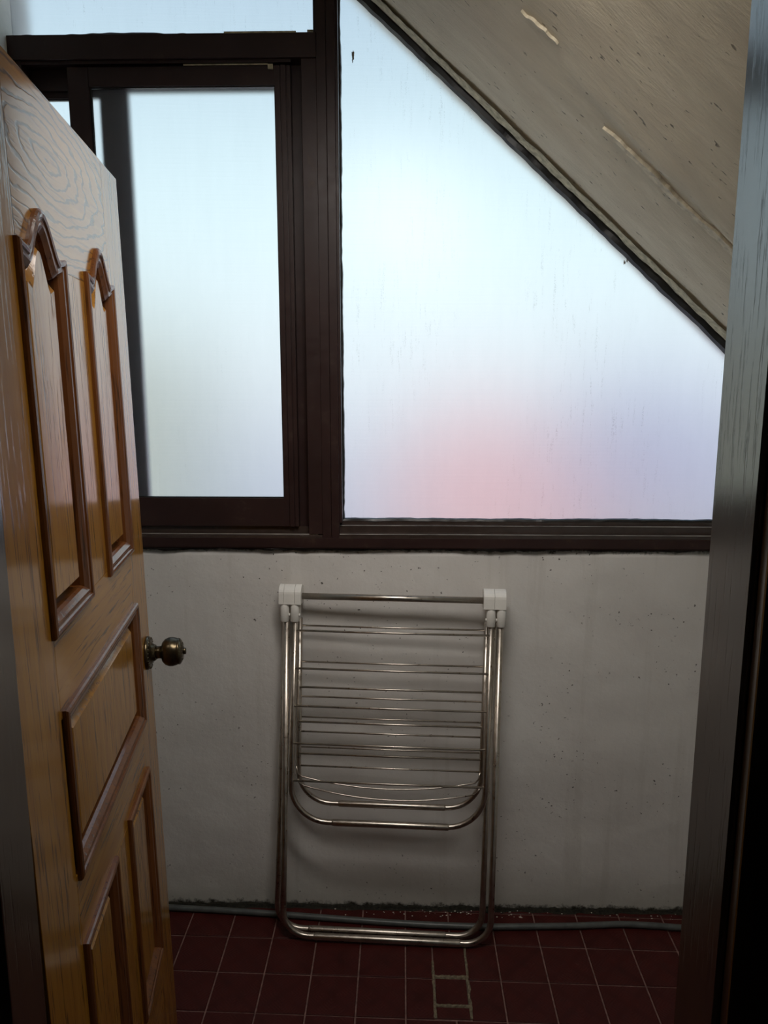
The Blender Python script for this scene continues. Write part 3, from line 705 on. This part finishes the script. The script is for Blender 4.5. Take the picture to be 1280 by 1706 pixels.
# ================================================================== HOSE AND CRUMBS
pts = [(-0.99, 2.083), (-0.85, 2.078), (-0.698, 2.070), (-0.55, 2.062), (-0.393, 2.051), (-0.24, 2.038), (-0.085, 2.025), (0.057, 2.016), (0.16, 2.012), (0.268, 2.011), (0.38, 2.015), (0.497, 2.020), (0.58, 2.026), (0.657, 2.031), (0.74, 2.027), (0.825, 2.020), (0.95, 2.012), (1.1, 2.015), (1.31, 2.02)]
def catmull(ps, n=8):
    out = []
    for i in range(len(ps) - 1):
        p0, p1, p2, p3 = (Vector((*ps[min(max(j, 0), len(ps) - 1)], 0)) for j in (i - 1, i, i + 1, i + 2))
        for k in range(n):
            t = k / n; out.append(0.5 * ((2 * p1) + (p2 - p0) * t + (2 * p0 - 5 * p1 + 4 * p2 - p3) * t * t + (3 * p1 - p0 - 3 * p2 + p3) * t ** 3))
    out.append(Vector((*ps[-1], 0))); return out
bm = bmesh.new(); tube(bm, [(p.x, p.y, 0.0092) for p in catmull(pts)], 0.0090, 14)
tag(obj('hose', bm, 'hose', None, True), 'grey hose lying along the foot of the plaster wall', 'hose')
bm = bmesh.new()
for k in range(75):
    x = random.uniform(-0.2, 0.86) if k % 3 else random.gauss(0.16, 0.06) if k % 2 else random.gauss(0.36, 0.05)
    y = D - abs(random.gauss(0.014, 0.012)) - 0.004; r = random.uniform(0.0008, 0.0024)
    y = max(y, 2.062)
    bmesh.ops.create_icosphere(bm, subdivisions=1, radius=r, matrix=Matrix.Translation((x, y, r * 0.6)) @ Matrix.Diagonal((1.3, 0.9, 0.6, 1)))
tag(obj('plaster_crumbs', bm, 'crumb'), 'tiny plaster crumbs scattered along the wall foot', 'crumbs', kind='stuff')

# ================================================================== FILL LIGHT added to brighten the balcony, in an invented housing above the view
LP = (0.04, YD1, 2.26)
lm = empty('fill_panel', LP); tag(lm, 'added fill light panel, out of view above the balcony doorway', 'fill light')
tilt = Matrix.Rotation(R(-52), 4, 'X')
obj('back_plate', boxes((-0.10, 0.10, 0.001, 0.012, -0.05, 0.07), bev=0.004), 'plastic', lm)
bm = bmesh.new(); tube(bm, [(0, 0.010, 0.03), (0, 0.13, 0.025)], 0.012, 12); obj('bracket', bm, 'plastic', lm, True)
hs = obj('housing', boxes((-0.37, 0.37, -0.22, 0.22, 0.004, 0.028), bev=0.005), 'plastic', lm); hs.location = (0, 0.15, 0.0); hs.rotation_euler = (R(37), 0, 0)
ld = bpy.data.lights.new('fill_light', 'AREA'); ld.shape = 'RECTANGLE'; ld.size = 0.72; ld.size_y = 0.42; ld.spread = R(125)
ld.energy = 11.0; ld.color = (1.0, 0.95, 0.89)
lo_ = bpy.data.objects.new('fill_light', ld); COL.objects.link(lo_); lo_.parent = lm; lo_.location = (0, 0.15, 0.0)
lo_.rotation_euler = (Vector((0.0, D, 0.70)) - Vector((LP[0], LP[1] + 0.15, LP[2]))).to_track_quat('-Z', 'Y').to_euler()

# ================================================================== OUTSIDE, seen only as blurs through the frosted glass
struct(obj('ground', boxes((-90, 90, 3.5, 160, -7.2, -7.0)), 'street'), 'pale ground outside, below the balcony', 'ground')
def house(name, x0, x1, y0, y1, zb, ze, zr, wall, roof, label):
    h = empty(name, ((x0 + x1) / 2, (y0 + y1) / 2, zb)); hx, hy = (x1 - x0) / 2, (y1 - y0) / 2; H = ze - zb
    obj('wall', boxes((-hx, hx, -hy, hy, 0, H)), wall, h)
    bm = bmesh.new(); e = 0.5; zt = zr - zb
    a = [bm.verts.new(p) for p in ((-hx - e, -hy - e, H), (hx + e, -hy - e, H), (hx + e, hy + e, H), (-hx - e, hy + e, H))]
    b = [bm.verts.new(p) for p in ((-hx * 0.5, 0, zt), (hx * 0.5, 0, zt))]
    c = [bm.verts.new((v.co.x, v.co.y, H - 0.15)) for v in a]
    for q in ((a[0], a[1], b[1], b[0]), (a[1], a[2], b[1]), (a[2], a[3], b[0], b[1]), (a[3], a[0], b[0]), c[::-1]): bm.faces.new(q)
    for k in range(4): bm.faces.new((a[k], a[(k + 1) % 4], c[(k + 1) % 4], c[k]))
    obj('roof', bm, roof, h)
    n = max(2, int((x1 - x0) / 2.5))
    for k in range(n):
        cx = -hx + (k + 0.5) * 2 * hx / n
        w = obj('window', boxes((cx - 0.6, cx + 0.6, -hy - 0.06, -hy + 0.05, H - 2.3, H - 0.9)), wall, h)
        obj('window_pane', boxes((cx - 0.5, cx + 0.5, -hy - 0.08, -hy - 0.05, H - 2.2, H - 1.0)), 'dkpane', w)
    return tag(h, label, 'house')
house('house', 0.1, 2.4, 13, 18, -7, -0.6, 1.2, 'pinkwall', 'red_roof', 'red-roofed house, a pink blur behind the right frosted pane')
house('house', 3.3, 6.2, 15, 22, -7, -0.2, 1.7, 'house', 'blue_roof', 'bluish-roofed house, a lilac blur right of the pink one')
house('house', -16.0, -6.0, 20, 30, -7, 2.2, 3.4, 'cream', 'cream', 'cream house, a faint yellowish blur behind the sliding window')
